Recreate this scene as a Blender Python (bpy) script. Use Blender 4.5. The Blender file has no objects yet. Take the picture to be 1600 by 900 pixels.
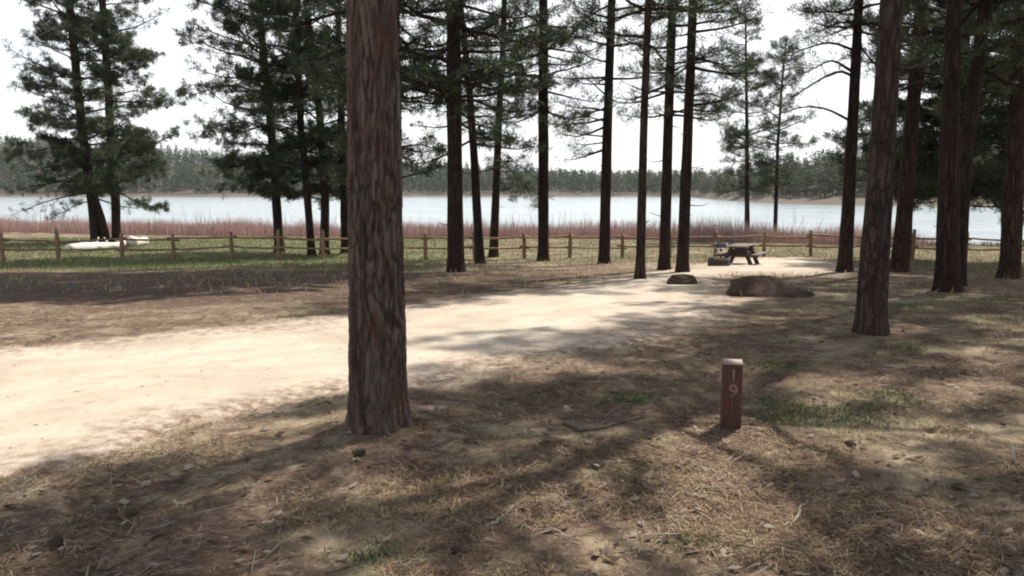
import bpy, math, random
import numpy as np
from mathutils import Vector

# ------------------------------------------------------------------ camera, sky, sun, exposure
scn = bpy.context.scene
COL = scn.collection
random.seed(7)
RNG = np.random.default_rng(11)

F = 1250.0                      # focal length in pixels of the 1600 px wide photograph
PITCH = math.radians(7.0)
EYE = np.array([0.0, 0.0, 1.6])
cd = bpy.data.cameras.new('camera'); cam = bpy.data.objects.new('camera', cd); COL.objects.link(cam)
cam.location = EYE; cam.rotation_euler = (math.radians(90) - PITCH, 0, 0)
cd.sensor_width = 36; cd.lens = 36 * F / 1600; cd.clip_start = 0.05; cd.clip_end = 5000
scn.camera = cam

SUN_AZ = math.radians(39.5); SUN_EL = math.radians(53)
SUN_DIR = np.array([math.sin(SUN_AZ) * math.cos(SUN_EL), math.cos(SUN_AZ) * math.cos(SUN_EL), math.sin(SUN_EL)])
world = bpy.data.worlds.new('World'); scn.world = world; world.use_nodes = True
wn = world.node_tree.nodes; wl = world.node_tree.links; wn.clear()
wo = wn.new('ShaderNodeOutputWorld'); bg = wn.new('ShaderNodeBackground'); bg.inputs['Strength'].default_value = 0.078
sky = wn.new('ShaderNodeTexSky'); sky.sky_type = 'NISHITA'; sky.sun_disc = False
sky.sun_elevation = SUN_EL; sky.sun_rotation = SUN_AZ; sky.dust_density = 2.0; sky.air_density = 1.0
wtc = wn.new('ShaderNodeTexCoord'); wmp = wn.new('ShaderNodeMapping'); wmp.inputs['Scale'].default_value = (1.2, 1.2, 4.0)
wno = wn.new('ShaderNodeTexNoise'); wno.inputs['Scale'].default_value = 2.2; wno.inputs['Detail'].default_value = 5
wrp = wn.new('ShaderNodeMapRange'); wrp.inputs['From Min'].default_value = 0.32; wrp.inputs['From Max'].default_value = 0.56
wrp.inputs['To Min'].default_value = 0.6; wrp.inputs['To Max'].default_value = 0.97
wmx = wn.new('ShaderNodeMix'); wmx.data_type = 'RGBA'; wmx.inputs['B'].default_value = (11.2, 11.3, 11.5, 1)
wl.new(wtc.outputs['Generated'], wmp.inputs['Vector']); wl.new(wmp.outputs['Vector'], wno.inputs['Vector'])
wsx = wn.new('ShaderNodeSeparateXYZ'); wl.new(wtc.outputs['Generated'], wsx.inputs[0])
wel = wn.new('ShaderNodeMapRange'); wl.new(wsx.outputs['Z'], wel.inputs['Value'])          # high thin cloud low over the lake, clearer overhead
for k_, v_ in (('From Min', .25), ('From Max', .75), ('To Min', 1.0), ('To Max', .15)): wel.inputs[k_].default_value = v_
wml = wn.new('ShaderNodeMath'); wml.operation = 'MULTIPLY'; wl.new(wrp.outputs['Result'], wml.inputs[0]); wl.new(wel.outputs['Result'], wml.inputs[1])
wl.new(wno.outputs['Fac'], wrp.inputs['Value']); wl.new(wml.outputs[0], wmx.inputs['Factor'])
wl.new(sky.outputs['Color'], wmx.inputs['A']); wl.new(wmx.outputs['Result'], bg.inputs['Color']); wl.new(bg.outputs['Background'], wo.inputs['Surface'])

sd = bpy.data.lights.new('sun', 'SUN'); sd.energy = 5.0; sd.angle = math.radians(0.6); sd.color = (1.0, 0.95, 0.87)
sun = bpy.data.objects.new('sun', sd); COL.objects.link(sun); sun.location = (20, 20, 40)
sun.rotation_euler = Vector(SUN_DIR).to_track_quat('Z', 'Y').to_euler()
scn.view_settings.view_transform = 'Standard'; scn.view_settings.look = 'None'; scn.view_settings.gamma = 1
scn.view_settings.use_curve_mapping = False; scn.view_settings.exposure = 0.63
scn.cycles.use_denoising = True
scn.cycles.filter_width = 2.0
scn.cycles.max_bounces = 6; scn.cycles.diffuse_bounces = 3; scn.cycles.transparent_max_bounces = 6

# ------------------------------------------------------------------ numeric helpers
def _hash(ix, iy, iz, seed):
    h = (ix.astype(np.int64) * 374761393 + iy.astype(np.int64) * 668265263 + iz.astype(np.int64) * 2147483647 + seed * 1274126177) & 0xffffffff
    h = ((h ^ (h >> 13)) * 1274126177) & 0xffffffff
    h = ((h ^ (h >> 16)) * 2246822519) & 0xffffffff
    return ((h ^ (h >> 15)) & 0xffffff) / float(0xffffff)
def noise(x, y, z=0.0, seed=0):
    x, y, z = np.broadcast_arrays(np.asarray(x, float), np.asarray(y, float), np.asarray(z, float))
    x0 = np.floor(x); y0 = np.floor(y); z0 = np.floor(z)
    fx = x - x0; fy = y - y0; fz = z - z0
    fx = fx * fx * (3 - 2 * fx); fy = fy * fy * (3 - 2 * fy); fz = fz * fz * (3 - 2 * fz)
    o = 0
    for a in (0, 1):
        for b in (0, 1):
            for c in (0, 1):
                w = (fx if a else 1 - fx) * (fy if b else 1 - fy) * (fz if c else 1 - fz)
                o = o + w * _hash(x0 + a, y0 + b, z0 + c, seed)
    return o
def fbm(x, y, z=0.0, seed=0, octv=4):
    o = 0; a = 0.5; t = 0
    for i in range(octv):
        o = o + a * noise(np.asarray(x) * 2 ** i, np.asarray(y) * 2 ** i, np.asarray(z) * 2 ** i, seed + i * 17); t += a; a *= 0.5
    return o / t
def sstep(a, b, x):
    t = np.clip((np.asarray(x, float) - a) / (b - a), 0, 1); return t * t * (3 - 2 * t)
LAKE_Z = -2.6

PR_Y = [-30, -5, 5.3, 9, 12, 16, 22, 26, 32, 38, 46, 52, 60]
PR_Z = [0.5, 0.08, 0.0, -0.07, -0.18, -0.38, -0.68, -0.90, -1.20, -1.32, -1.42, -1.50, -1.85]
def near_shore(x):
    return np.clip(66 - np.where(x > 0, .5, .28) * x, 47, 82) + 2.0 * (noise(np.asarray(x) / 9.0, 3.3, 0, 5) - .5)
FA = [-1.2, -0.66, -0.3, 0.1, 0.22, 0.26, 0.32, 0.42, 0.66, 1.2]          # x / y of the direction
FS = [420, 480, 490, 500, 480, 330, 250, 222, 200, 190]                # where the far shore is
FH = [34, 32, 20, 6, 5, 6, 11, 17, 17, 18]                                   # how high the land climbs behind it
def terrain(x, y, micro=True):
    x = np.asarray(x, float); y = np.asarray(y, float)
    z = np.interp(y, PR_Y, PR_Z)
    ns = near_shore(x)
    z = z * (1 - sstep(ns - 12, ns + 8, y)) + (-3.6) * sstep(ns - 12, ns + 8, y)
    z = z + 0.10 * (fbm(x / 7.0, y / 7.0, 0, 3, 3) - .5) * sstep(11, 20, y)
    z = z + .05 * np.exp(-((x + .89) ** 2 + (y - 5.3) ** 2) / .16) + .04 * np.exp(-((x - 4.15) ** 2 + (y - 9.3) ** 2) / .2)
    # low bank between the gravel and the left-hand grass
    z = z + 0.10 * np.exp(-((y - 17 - 0.2 * x) / 3.0) ** 2) * sstep(-1.0, -5.0, x)
    # far land
    a = x / np.maximum(y, 30.0)
    S = np.interp(a, FA, FS) + 8 * (noise(a * 30, 1.2, 0, 9) - .5); Hh = np.interp(a, FA, FH)
    t = y - S
    far = -2.6 + 1.6 * sstep(-8, 10, t) - 1.2 * (1 - sstep(-30, -2, t)) + Hh * sstep(5, 190, t) * (0.8 + 0.5 * fbm(a * 5, y / 300., 0, 21, 2))
    z = np.where(y > 100, far, z)
    if micro:
        k = sstep(25, 9, np.abs(y)) * (y < 60)
        z = z + k * (0.035 * (fbm(x * 1.6, y * 1.6, 0, 31, 3) - .5) + 0.016 * (fbm(x * 9, y * 9, 0, 41, 2) - .5))
    return z
def ray(px, py):
    a = (px - 800) / F; b = (450 - py) / F
    c, s = math.cos(PITCH), math.sin(PITCH)
    return np.array([a, c + b * s, -s + b * c])
def at(px, py, Y):
    d = ray(px, py); return EYE + d * (Y / d[1])
def P(px, py):
    """ground point seen at a pixel of the photograph"""
    d = ray(px, py); lo = 1.0
    while lo < 400:
        p = EYE + d * (lo / d[1])
        if p[2] < float(terrain(p[0], p[1], False)): break
        lo += 0.05
    p = EYE + d * (lo / d[1]); p[2] = float(terrain(p[0], p[1])); return p
def gz(x, y): return float(terrain(x, y))

# ------------------------------------------------------------------ mesh helpers
def mesh(name, verts, groups, smooth=False, attrs=None):
    me = bpy.data.meshes.new(name)
    verts = np.asarray(verts, np.float32).reshape(-1, 3)
    groups = [np.asarray(g, np.int32) for g in groups if len(g)]
    nl = sum(g.size for g in groups); nf = sum(len(g) for g in groups)
    me.vertices.add(len(verts)); me.vertices.foreach_set('co', verts.ravel())
    me.loops.add(nl); me.loops.foreach_set('vertex_index', np.concatenate([g.ravel() for g in groups]))
    me.polygons.add(nf)
    tot = np.concatenate([np.full(len(g), g.shape[1], np.int32) for g in groups])
    st = np.concatenate([[0], np.cumsum(tot)[:-1]]).astype(np.int32)
    me.polygons.foreach_set('loop_start', st); me.polygons.foreach_set('loop_total', tot)
    if smooth: me.polygons.foreach_set('use_smooth', np.ones(nf, bool))
    for k, v in (attrs or {}).items():
        v = np.asarray(v, np.float32)
        if v.ndim == 1:
            at_ = me.attributes.new(k, 'FLOAT', 'POINT'); at_.data.foreach_set('value', v)
        else:
            at_ = me.attributes.new(k, 'FLOAT_COLOR', 'POINT')
            at_.data.foreach_set('color', np.concatenate([v, np.ones((len(v), 1), np.float32)], 1).ravel())
    me.update(calc_edges=True); me.validate()
    return me
class MB:
    def __init__(s): s.v = []; s.q = []; s.t = []; s.n = 0
    def add(s, v, q=(), t=()):
        v = np.asarray(v, float)
        if len(q): s.q.append(np.asarray(q) + s.n)
        if len(t): s.t.append(np.asarray(t) + s.n)
        s.v.append(v); s.n += len(v)
    def tube(s, pts, rad, n=6, cap=True, rough=0.0):
        pts = np.asarray(pts, float); rad = np.asarray(rad, float); m = len(pts)
        tg = np.gradient(pts, axis=0); tg /= np.linalg.norm(tg, axis=1)[:, None] + 1e-9
        ref = np.array([0, 0, 1.0]) if abs(tg[0][2]) < 0.9 else np.array([1.0, 0, 0])
        u = np.cross(tg, ref); u /= np.linalg.norm(u, axis=1)[:, None] + 1e-9; w = np.cross(tg, u)
        a = np.arange(n) * 2 * math.pi / n
        r = rad[:, None] * (1 + rough * (RNG.random((m, n)) - .5))
        v = pts[:, None, :] + r[:, :, None] * (np.cos(a)[None, :, None] * u[:, None, :] + np.sin(a)[None, :, None] * w[:, None, :])
        i = np.arange(m - 1)[:, None] * n; j = np.arange(n)[None, :]; k = (j + 1) % n
        q = np.stack([i + j, i + k, i + n + k, i + n + j], -1).reshape(-1, 4)
        v = v.reshape(-1, 3); t = []
        if cap:
            v = np.concatenate([v, pts[:1], pts[-1:]]); c0 = m * n
            for jj in range(n):
                t.append((c0, (jj + 1) % n, jj)); t.append((c0 + 1, (m - 1) * n + jj, (m - 1) * n + (jj + 1) % n))
        s.add(v, q, t)
    def box(s, c, size, rz=0.0, rx=0.0, ry=0.0, bev=0.006, jit=0.0):
        """bevelled box: chamfered on all twelve edges"""
        h = np.array(size, float) / 2; b = min(bev, h.min() * .45)
        vs = []; idx = {}
        for sx in (-1, 1):
            for sy in (-1, 1):
                for sz in (-1, 1):
                    for ax in range(3):
                        p = np.array([sx, sy, sz]) * (h - b); p[ax] += (sx, sy, sz)[ax] * b
                        idx[(sx, sy, sz, ax)] = len(vs); vs.append(p)
        q = []; t = []
        for ax in range(3):
            o = [a for a in range(3) if a != ax]
            for sg in (-1, 1):
                f = []
                for (a, b2) in ((-1, -1), (1, -1), (1, 1), (-1, 1)):
                    k = [0, 0, 0]; k[ax] = sg; k[o[0]] = a; k[o[1]] = b2; f.append(idx[(*k, ax)])
                q.append(f if (sg > 0) ^ (ax == 1) else f[::-1])
        for ax in range(3):        # edge chamfers along axis ax
            o = [a for a in range(3) if a != ax]
            for a in (-1, 1):
                for b2 in (-1, 1):
                    f = []
                    for sg, pair in ((-1, (o[0], o[1])), (1, (o[1], o[0]))):
                        for p_ in pair:
                            k = [0, 0, 0]; k[ax] = sg; k[o[0]] = a; k[o[1]] = b2; f.append(idx[(*k, p_)])
                    q.append(f if (a * b2 > 0) ^ (ax == 1) else f[::-1])
        for sx in (-1, 1):
            for sy in (-1, 1):
                for sz in (-1, 1):
                    f = [idx[(sx, sy, sz, 0)], idx[(sx, sy, sz, 1)], idx[(sx, sy, sz, 2)]]
                    t.append(f if sx * sy * sz > 0 else f[::-1])
        v = np.array(vs)
        def R(a, i, j):
            m = np.eye(3); m[i, i] = m[j, j] = math.cos(a); m[i, j] = -math.sin(a); m[j, i] = math.sin(a); return m
        v = v @ (R(rz, 0, 1) @ R(-ry, 0, 2) @ R(rx, 1, 2)).T
        s.add(v + np.array(c), q, t)
    def arrays(s):
        return np.concatenate(s.v), [np.concatenate(s.q) if s.q else np.zeros((0, 4), int), np.concatenate(s.t) if s.t else np.zeros((0, 3), int)]
    def build(s, name, mat, parent=None, smooth=False, attrs=None):
        v, g = s.arrays(); return obj(name, mesh(name, v, g, smooth, attrs), mat, parent)
def obj(name, me, mat, parent=None):
    o = bpy.data.objects.new(name, me); COL.objects.link(o)
    if mat: me.materials.append(mat)
    if parent is not None: o.parent = parent
    return o
def tag(o, label=None, cat=None, group=None, kind=None):
    for k, v in (('label', label), ('category', cat), ('group', group), ('kind', kind)):
        if v: o[k] = v
    return o
def thing(name, label, cat, loc, rz=0.0, group=None):
    o = bpy.data.objects.new(name, None); COL.objects.link(o); o.empty_display_size = .2
    o.location = loc; o.rotation_euler = (0, 0, rz); return tag(o, label, cat, group)

# ------------------------------------------------------------------ materials
def mat_new(name):
    m = bpy.data.materials.new(name); m.use_nodes = True; nt = m.node_tree; nt.nodes.clear()
    out = nt.nodes.new('ShaderNodeOutputMaterial'); b = nt.nodes.new('ShaderNodeBsdfPrincipled')
    nt.links.new(b.outputs[0], out.inputs['Surface']); return m, nt, b, out
def nd(nt, typ, ins=None, **kw):
    n = nt.nodes.new(typ)
    for k, v in kw.items(): setattr(n, k, v)
    for k, v in (ins or {}).items():
        if isinstance(v, bpy.types.NodeSocket): nt.links.new(v, n.inputs[k])
        else: n.inputs[k].default_value = v
    return n
def coords(nt, kind='Object', scale=(1, 1, 1)):
    tc = nd(nt, 'ShaderNodeTexCoord'); return nd(nt, 'ShaderNodeMapping', {'Vector': tc.outputs[kind], 'Scale': scale}).outputs[0]
def tnoise(nt, vec, scale, detail=4, rough=.55, dist=0.0):
    return nd(nt, 'ShaderNodeTexNoise', {'Vector': vec, 'Scale': scale, 'Detail': detail, 'Roughness': rough, 'Distortion': dist}).outputs['Fac']
def ramp(nt, fac, stops):
    r = nd(nt, 'ShaderNodeValToRGB', {'Fac': fac}); e = r.color_ramp.elements
    while len(e) < len(stops): e.new(.5)
    for i, (p, c) in enumerate(stops):
        e[i].position = p; e[i].color = (*c, 1) if len(c) == 3 else c
    return r.outputs['Color']
def mix(nt, fac, a, b, blend='MIX'):
    n = nt.nodes.new('ShaderNodeMix'); n.data_type = 'RGBA'; n.blend_type = blend
    for k, v in (('Factor', fac), ('A', a), ('B', b)):
        s = [i for i in n.inputs if i.name == k and (i.type == ('VALUE' if k == 'Factor' else 'RGBA'))][0]
        if isinstance(v, bpy.types.NodeSocket): nt.links.new(v, s)
        else: s.default_value = v if k == 'Factor' else (*v, 1)
    return [o for o in n.outputs if o.type == 'RGBA'][0]
def mrange(nt, v, a, b, c=0., d=1.):
    return nd(nt, 'ShaderNodeMapRange', {'Value': v, 'From Min': a, 'From Max': b, 'To Min': c, 'To Max': d}).outputs[0]
def bump(nt, b, h, strength=.5, dist=.02):
    n = nd(nt, 'ShaderNodeBump', {'Height': h, 'Strength': strength, 'Distance': dist}); nt.links.new(n.outputs[0], b.inputs['Normal'])
def attr(nt, name, out='Fac'):
    return nd(nt, 'ShaderNodeAttribute', attribute_name=name).outputs[out]

def m_ground():
    m, nt, b, _ = mat_new('forest_floor'); v = coords(nt)
    n1 = tnoise(nt, v, 1.1, 5, .6); n2 = tnoise(nt, v, 6.0, 5, .65, .6); n3 = tnoise(nt, v, 38, 3, .6)
    base = ramp(nt, n2, [(.30, (.060, .038, .027)), (.48, (.130, .088, .061)), (.61, (.25, .185, .125)), (.76, (.43, .355, .25))])
    lit = ramp(nt, n2, [(.3, (.070, .044, .032)), (.52, (.130, .083, .059)), (.74, (.23, .16, .115))])
    c = mix(nt, mrange(nt, n1, .44, .56), base, lit)
    c = mix(nt, mrange(nt, tnoise(nt, v, .55, 4, .65, .5), .5, .62, 0, .7), c, (.38, .315, .20))
    c = mix(nt, mrange(nt, tnoise(nt, v, 2.2, 4, .65, .8), .56, .66, 0, .7), c, (.075, .05, .036))
    c = mix(nt, mrange(nt, n3, .55, .75, 0, .6), c, (.40, .31, .20))
    c = mix(nt, mrange(nt, n3, .42, .28, 0, .7), c, (.06, .042, .03))
    c = mix(nt, nd(nt, 'ShaderNodeMath', {0: attr(nt, 'bank_shade'), 1: mrange(nt, n2, .72, .50)}, operation='MULTIPLY').outputs[0], c, (.082, .052, .037))  # shade of the left bank mixed into the ground colour as dark brown
    g = nd(nt, 'ShaderNodeMath', {0: attr(nt, 'green'), 1: mrange(nt, n2, .35, .62)}, operation='MULTIPLY').outputs[0]
    gc = ramp(nt, n3, [(.3, (.045, .068, .026)), (.7, (.14, .165, .075))])
    c = mix(nt, g, c, gc)
    sand = ramp(nt, n2, [(.3, (.42, .325, .24)), (.7, (.56, .46, .35))])
    sm = nd(nt, 'ShaderNodeMath', {0: attr(nt, 'sand'), 1: mrange(nt, n2, .25, .55, .35, 1)}, operation='MULTIPLY').outputs[0]
    c = mix(nt, sm, c, sand)
    far = nd(nt, 'ShaderNodeAttribute', attribute_name='far').outputs['Fac']
    fc = ramp(nt, tnoise(nt, v, .05, 4), [(.35, (.10, .085, .06)), (.6, (.12, .095, .075))])
    c = mix(nt, far, c, fc)
    nt.links.new(c, b.inputs['Base Color']); b.inputs['Roughness'].default_value = .95
    b.inputs['Specular IOR Level'].default_value = .15
    h = nd(nt, 'ShaderNodeMath', {0: n2, 1: tnoise(nt, v, 70, 3, .7)}, operation='ADD').outputs[0]
    bump(nt, b, h, .55, .03); return m
def m_gravel():
    m, nt, b, _ = mat_new('decomposed_granite_gravel'); v = coords(nt)
    n1 = tnoise(nt, v, .8, 4, .6, .5); n2 = tnoise(nt, v, 9, 5, .7); n3 = tnoise(nt, v, 90, 2, .7)
    c = ramp(nt, n1, [(.3, (.34, .28, .22)), (.5, (.445, .375, .295)), (.7, (.505, .44, .355))])
    c = mix(nt, mrange(nt, n2, .56, .68, 0, .6), c, (.27, .20, .145)); c = mix(nt, mrange(nt, tnoise(nt, v, 2.6, 5, .7, 1.0), .54, .66, 0, .5), c, (.33, .26, .195))
    c = mix(nt, mrange(nt, n3, .6, .8, 0, .5), c, (.56, .50, .43)); c = mix(nt, mrange(nt, n3, .4, .25, 0, .5), c, (.27, .20, .14))
    c = mix(nt, nd(nt, 'ShaderNodeMath', {0: attr(nt, 'rut'), 1: mrange(nt, n1, .35, .6, 0, .35)}, operation='MULTIPLY').outputs[0], c, (.30, .235, .18))
    # needles and duff blown in along the borders
    c = mix(nt, nd(nt, 'ShaderNodeMath', {0: attr(nt, 'edge'), 1: mrange(nt, n2, .38, .6)}, operation='MULTIPLY').outputs[0], c, (.17, .11, .075))
    nt.links.new(c, b.inputs['Base Color']); b.inputs['Roughness'].default_value = .92; b.inputs['Specular IOR Level'].default_value = .2
    bump(nt, b, nd(nt, 'ShaderNodeMath', {0: n2, 1: n3}, operation='ADD').outputs[0], .35, .012); return m
def m_bark(name, dark, mid, light, zs=.13, sc=13.0):
    m, nt, b, _ = mat_new(name); v = coords(nt, 'Object', (1, 1, zs))
    vo = nd(nt, 'ShaderNodeTexVoronoi', {'Vector': mixv(nt, v, .25), 'Scale': sc}, feature='DISTANCE_TO_EDGE').outputs['Distance']
    n = tnoise(nt, v, sc * 3, 5, .65); n1 = tnoise(nt, v, 2.0, 3)
    c = ramp(nt, mrange(nt, vo, 0, .35), [(0, dark), (.3, mid), (1, light)])
    c = mix(nt, mrange(nt, n, .4, .7, 0, .6), c, dark); c = mix(nt, mrange(nt, n1, .5, .75, 0, .5), c, (mid[0] * 1.5, mid[1] * 1.1, mid[2] * .9))
    nt.links.new(c, b.inputs['Base Color']); b.inputs['Roughness'].default_value = .95; b.inputs['Specular IOR Level'].default_value = .12
    h = nd(nt, 'ShaderNodeMath', {0: mrange(nt, vo, 0, .2), 1: n}, operation='ADD').outputs[0]
    bump(nt, b, h, .6, .03); return m
def mixv(nt, v, amt):
    n = nd(nt, 'ShaderNodeTexNoise', {'Vector': v, 'Scale': 5.0, 'Detail': 3})
    s = nd(nt, 'ShaderNodeVectorMath', {0: n.outputs['Color'], 3: amt}, operation='SCALE').outputs[0]
    return nd(nt, 'ShaderNodeVectorMath', {0: v, 1: s}, operation='ADD').outputs[0]
def m_bark_plates():
    m, nt, b, _ = mat_new('plated_ponderosa_bark'); v = coords(nt, 'Object', (1, 1, .3))
    pl = attr(nt, 'plate'); n = tnoise(nt, v, 55, 4, .7); n2 = tnoise(nt, coords(nt, 'Object', (1, 1, .25)), 9, 4, .6); n3 = tnoise(nt, v, 3.0, 3)
    c = ramp(nt, pl, [(0, (.022, .016, .014)), (.3, (.042, .031, .026)), (.6, (.074, .053, .044)), (1, (.125, .094, .079))])
    c = mix(nt, mrange(nt, n2, .5, .68, 0, .75), c, (.085, .040, .027))
    c = mix(nt, mrange(nt, n3, .5, .7, 0, .45), c, (.095, .072, .065))
    c = mix(nt, mrange(nt, n, .52, .75, 0, .7), c, (.035, .023, .018))
    nt.links.new(c, b.inputs['Base Color']); b.inputs['Roughness'].default_value = .95; b.inputs['Specular IOR Level'].default_value = .12
    bump(nt, b, n, .7, .012); return m
def m_tint(name, rough=.7, trans=.0, spec=.2):
    m, nt, b, out = mat_new(name); a = attr(nt, 'tint', 'Color')
    nt.links.new(a, b.inputs['Base Color']); b.inputs['Roughness'].default_value = rough; b.inputs['Specular IOR Level'].default_value = spec
    if trans:
        t = nd(nt, 'ShaderNodeBsdfTranslucent', {'Color': a}); mx = nd(nt, 'ShaderNodeMixShader', {0: trans, 1: b.outputs[0], 2: t.outputs[0]})
        nt.links.new(mx.outputs[0], out.inputs['Surface'])
    return m
def m_wood(name, a_, b_, grain=(2, 2, 30), sc=2.0):
    m, nt, b, _ = mat_new(name); v = coords(nt, 'Object', grain)
    n = tnoise(nt, v, sc, 5, .65, .4); c = ramp(nt, n, [(.3, a_), (.7, b_)])
    c = mix(nt, mrange(nt, tnoise(nt, coords(nt), 6, 4), .5, .8, 0, .5), c, (a_[0] * .5, a_[1] * .5, a_[2] * .5))
    nt.links.new(c, b.inputs['Base Color']); b.inputs['Roughness'].default_value = .85; bump(nt, b, n, .4, .008); return m
def m_rock():
    m, nt, b, _ = mat_new('granite_boulder'); v = coords(nt)
    n = tnoise(nt, v, 3, 6, .65, .4); n2 = tnoise(nt, v, 22, 4, .7)
    c = ramp(nt, n, [(.3, (.028, .018, .013)), (.45, (.058, .036, .026)), (.6, (.095, .064, .048)), (.7, (.065, .048, .036))])
    c = mix(nt, mrange(nt, n2, .55, .75, 0, .6), c, (.045, .032, .026)); c = mix(nt, mrange(nt, n2, .42, .3, 0, .4), c, (.16, .135, .09))
    nt.links.new(c, b.inputs['Base Color']); b.inputs['Roughness'].default_value = .9; b.inputs['Specular IOR Level'].default_value = .2
    bump(nt, b, nd(nt, 'ShaderNodeMath', {0: n, 1: n2}, operation='ADD').outputs[0], .7, .05); return m
def m_water():
    m, nt, b, _ = mat_new('lake_water'); v = coords(nt, 'Object', (.35, 1, 1))
    n = tnoise(nt, v, 1.3, 4, .6); n2 = tnoise(nt, v, .12, 3)
    nt.links.new(ramp(nt, n2, [(.35, (.25, .31, .33)), (.65, (.34, .39, .40))]), b.inputs['Base Color'])
    b.inputs['Roughness'].default_value = .18; b.inputs['IOR'].default_value = 1.33
    bump(nt, b, n, .6, .18); return m
def m_plain(name, c, rough=.6, metal=0.0, var=.3):
    m, nt, b, _ = mat_new(name); n = tnoise(nt, coords(nt), 12, 5, .65)
    nt.links.new(mix(nt, mrange(nt, n, .4, .7, 0, 1), c, tuple(x * (1 - var) for x in c)), b.inputs['Base Color'])
    b.inputs['Roughness'].default_value = rough; b.inputs['Metallic'].default_value = metal; bump(nt, b, n, .25, .004); return m

M = dict(
    ground=m_ground(), gravel=m_gravel(), plates=m_bark_plates(),
    bark=m_bark('dark_pine_bark', (.016, .011, .010), (.034, .023, .019), (.055, .038, .031)),
    barkred=m_bark('warm_pine_bark', (.022, .013, .010), (.07, .04, .03), (.11, .07, .05)),
    needles=m_tint('pine_needles', .6, .18, .2), far=m_tint('far_wood', .9, 0, .05),
    grass=m_tint('grass_blades', .8, .3, .1), stems=m_tint('willow_stems', .8, .1, .1), litter=m_tint('needle_litter', .9, .0, .05),
    fence=m_wood('weathered_fence_wood', (.13, .075, .042), (.36, .23, .125)),
    table=m_wood('grey_table_boards', (.085, .062, .048), (.19, .145, .115), (30, 2, 2)),
    darkwood=m_wood('dark_stained_timber', (.035, .022, .016), (.08, .05, .036)),
    post=m_wood('red_brown_stained_post', (.040, .015, .009), (.095, .038, .023), (9, 9, .8), 8.0),
    cut=m_plain('pale_sawn_wood', (.30, .235, .19), .9), paint=m_plain('chalky_paint', (.22, .14, .115), .9, var=.6),
    log=m_wood('bleached_driftwood', (.46, .41, .34), (.74, .70, .62), (2, 14, 14)),
    rock=m_rock(), water=m_water(), steel=m_plain('rusty_steel', (.075, .055, .045), .75, .4),
    ash=m_plain('grey_galvanised_steel', (.33, .32, .33), .55, .5), stick=m_wood('dead_stick', (.07, .05, .038), (.19, .145, .11), (3, 3, 3)),
    palestick=m_wood('pale_dead_stick', (.30, .25, .19), (.45, .39, .30), (3, 3, 3)), cone=m_plain('pine_cone_scales', (.12, .078, .052), .9))

# ------------------------------------------------------------------ ground, gravel, lake
pxpoly = [(0, 548), (130, 538), (250, 524), (400, 508), (540, 494), (640, 480), (720, 468), (800, 458), (880, 447), (950, 436), (1020, 426), (1095, 414), (1150, 404), (1230, 401),
          (1300, 408), (1330, 420), (1290, 430), (1210, 428), (1135, 430), (1110, 442), (1135, 458), (1150, 478), (1110, 500), (1050, 522), (960, 545), (860, 560), (760, 574), (660, 600),
          (540, 612), (420, 632), (320, 660), (200, 708), (90, 736), (0, 748)]
gp = [tuple(P(*q)[:2]) for q in pxpoly]
gp += [(-8.8, -2.5), (-13, -2.5), (-11.5, 1.5), (-8.0, 5.6)]
GP = np.array(gp)
def poly_sd(x, y):
    """signed distance to the outline of the gravel, positive inside"""
    x = np.asarray(x, float); y = np.asarray(y, float); d = np.full(x.shape, 1e9); ins = np.zeros(x.shape, bool); n = len(GP)
    for i in range(n):
        ax, ay = GP[i]; bx, by = GP[(i + 1) % n]; ex, ey = bx - ax, by - ay
        t = np.clip(((x - ax) * ex + (y - ay) * ey) / (ex * ex + ey * ey), 0, 1)
        d = np.minimum(d, np.hypot(x - ax - t * ex, y - ay - t * ey))
        c = ((ay > y) != (by > y)) & (x < (bx - ax) * (y - ay) / ((by - ay) if by != ay else 1e-9) + ax); ins ^= c
    return np.where(ins, d, -d)
green_px = [(1280, 655, .42, 1.0), (1235, 640, .25, .8), (1400, 625, .30, 1.0), (1375, 640, .2, .8), (1205, 572, .28, .9), (985, 622, .22, .9), (590, 880, .16, .6), (1190, 628, .22, .6),
            (970, 735, .3, .35), (1100, 850, .25, .4), (190, 815, .3, .15), (1420, 545, .5, .5), (1520, 500, 1.2, .45), (1450, 480, 1.2, .4), (1590, 470, 1.5, .5), (440, 830, .15, .3)]
GREEN = [(*P(a, b)[:2], r, s) for a, b, r, s in green_px]
def green(x, y):
    g = 0 * x
    for gx, gy, r, s in GREEN: g = np.maximum(g, s * np.exp(-(((x - gx) / r) ** 2 + ((y - gy) / (r * .8)) ** 2)))
    bank = sstep(21, 27, y) * sstep(0.5, -5, x) * (1 - sstep(50, 60, y)) * (.65 + .6 * noise(x / 3, y / 1.5, 0, 77))
    right = sstep(10, 14, x) * sstep(12, 18, y) * .5
    mid = sstep(26, 31, y) * .45 * sstep(-6, 0, x) * (1 - sstep(46, 56, y))
    return np.clip(np.maximum(np.maximum(g, bank), np.maximum(right, mid)), 0, 1)
def axis(cuts):
    out = []
    for a, b, n in cuts: out += list(np.linspace(a, b, n, endpoint=False))
    return np.array(out + [cuts[-1][1]])
# extend the near resolution where the camera looks
gx = axis([(-990, -300, 12), (-300, -60, 40), (-60, -16, 60), (-16, -5, 110), (-5, 6, 190), (6, 16, 100), (16, 60, 60), (60, 300, 40), (300, 990, 12)])
gy = axis([(-60, 0, 14), (0, 2.5, 10), (2.5, 9, 190), (9, 14, 70), (14, 28, 70), (28, 80, 80), (80, 180, 12), (180, 560, 76), (560, 900, 20), (900, 1040, 4)])
X, Y = np.meshgrid(gx, gy); Z = terrain(X, Y)
SDG = np.full(X.shape, -9.0); mk = (np.abs(X) < 16) & (Y < 34) & (Y > -4); SDG[mk] = poly_sd(X[mk], Y[mk])
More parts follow.
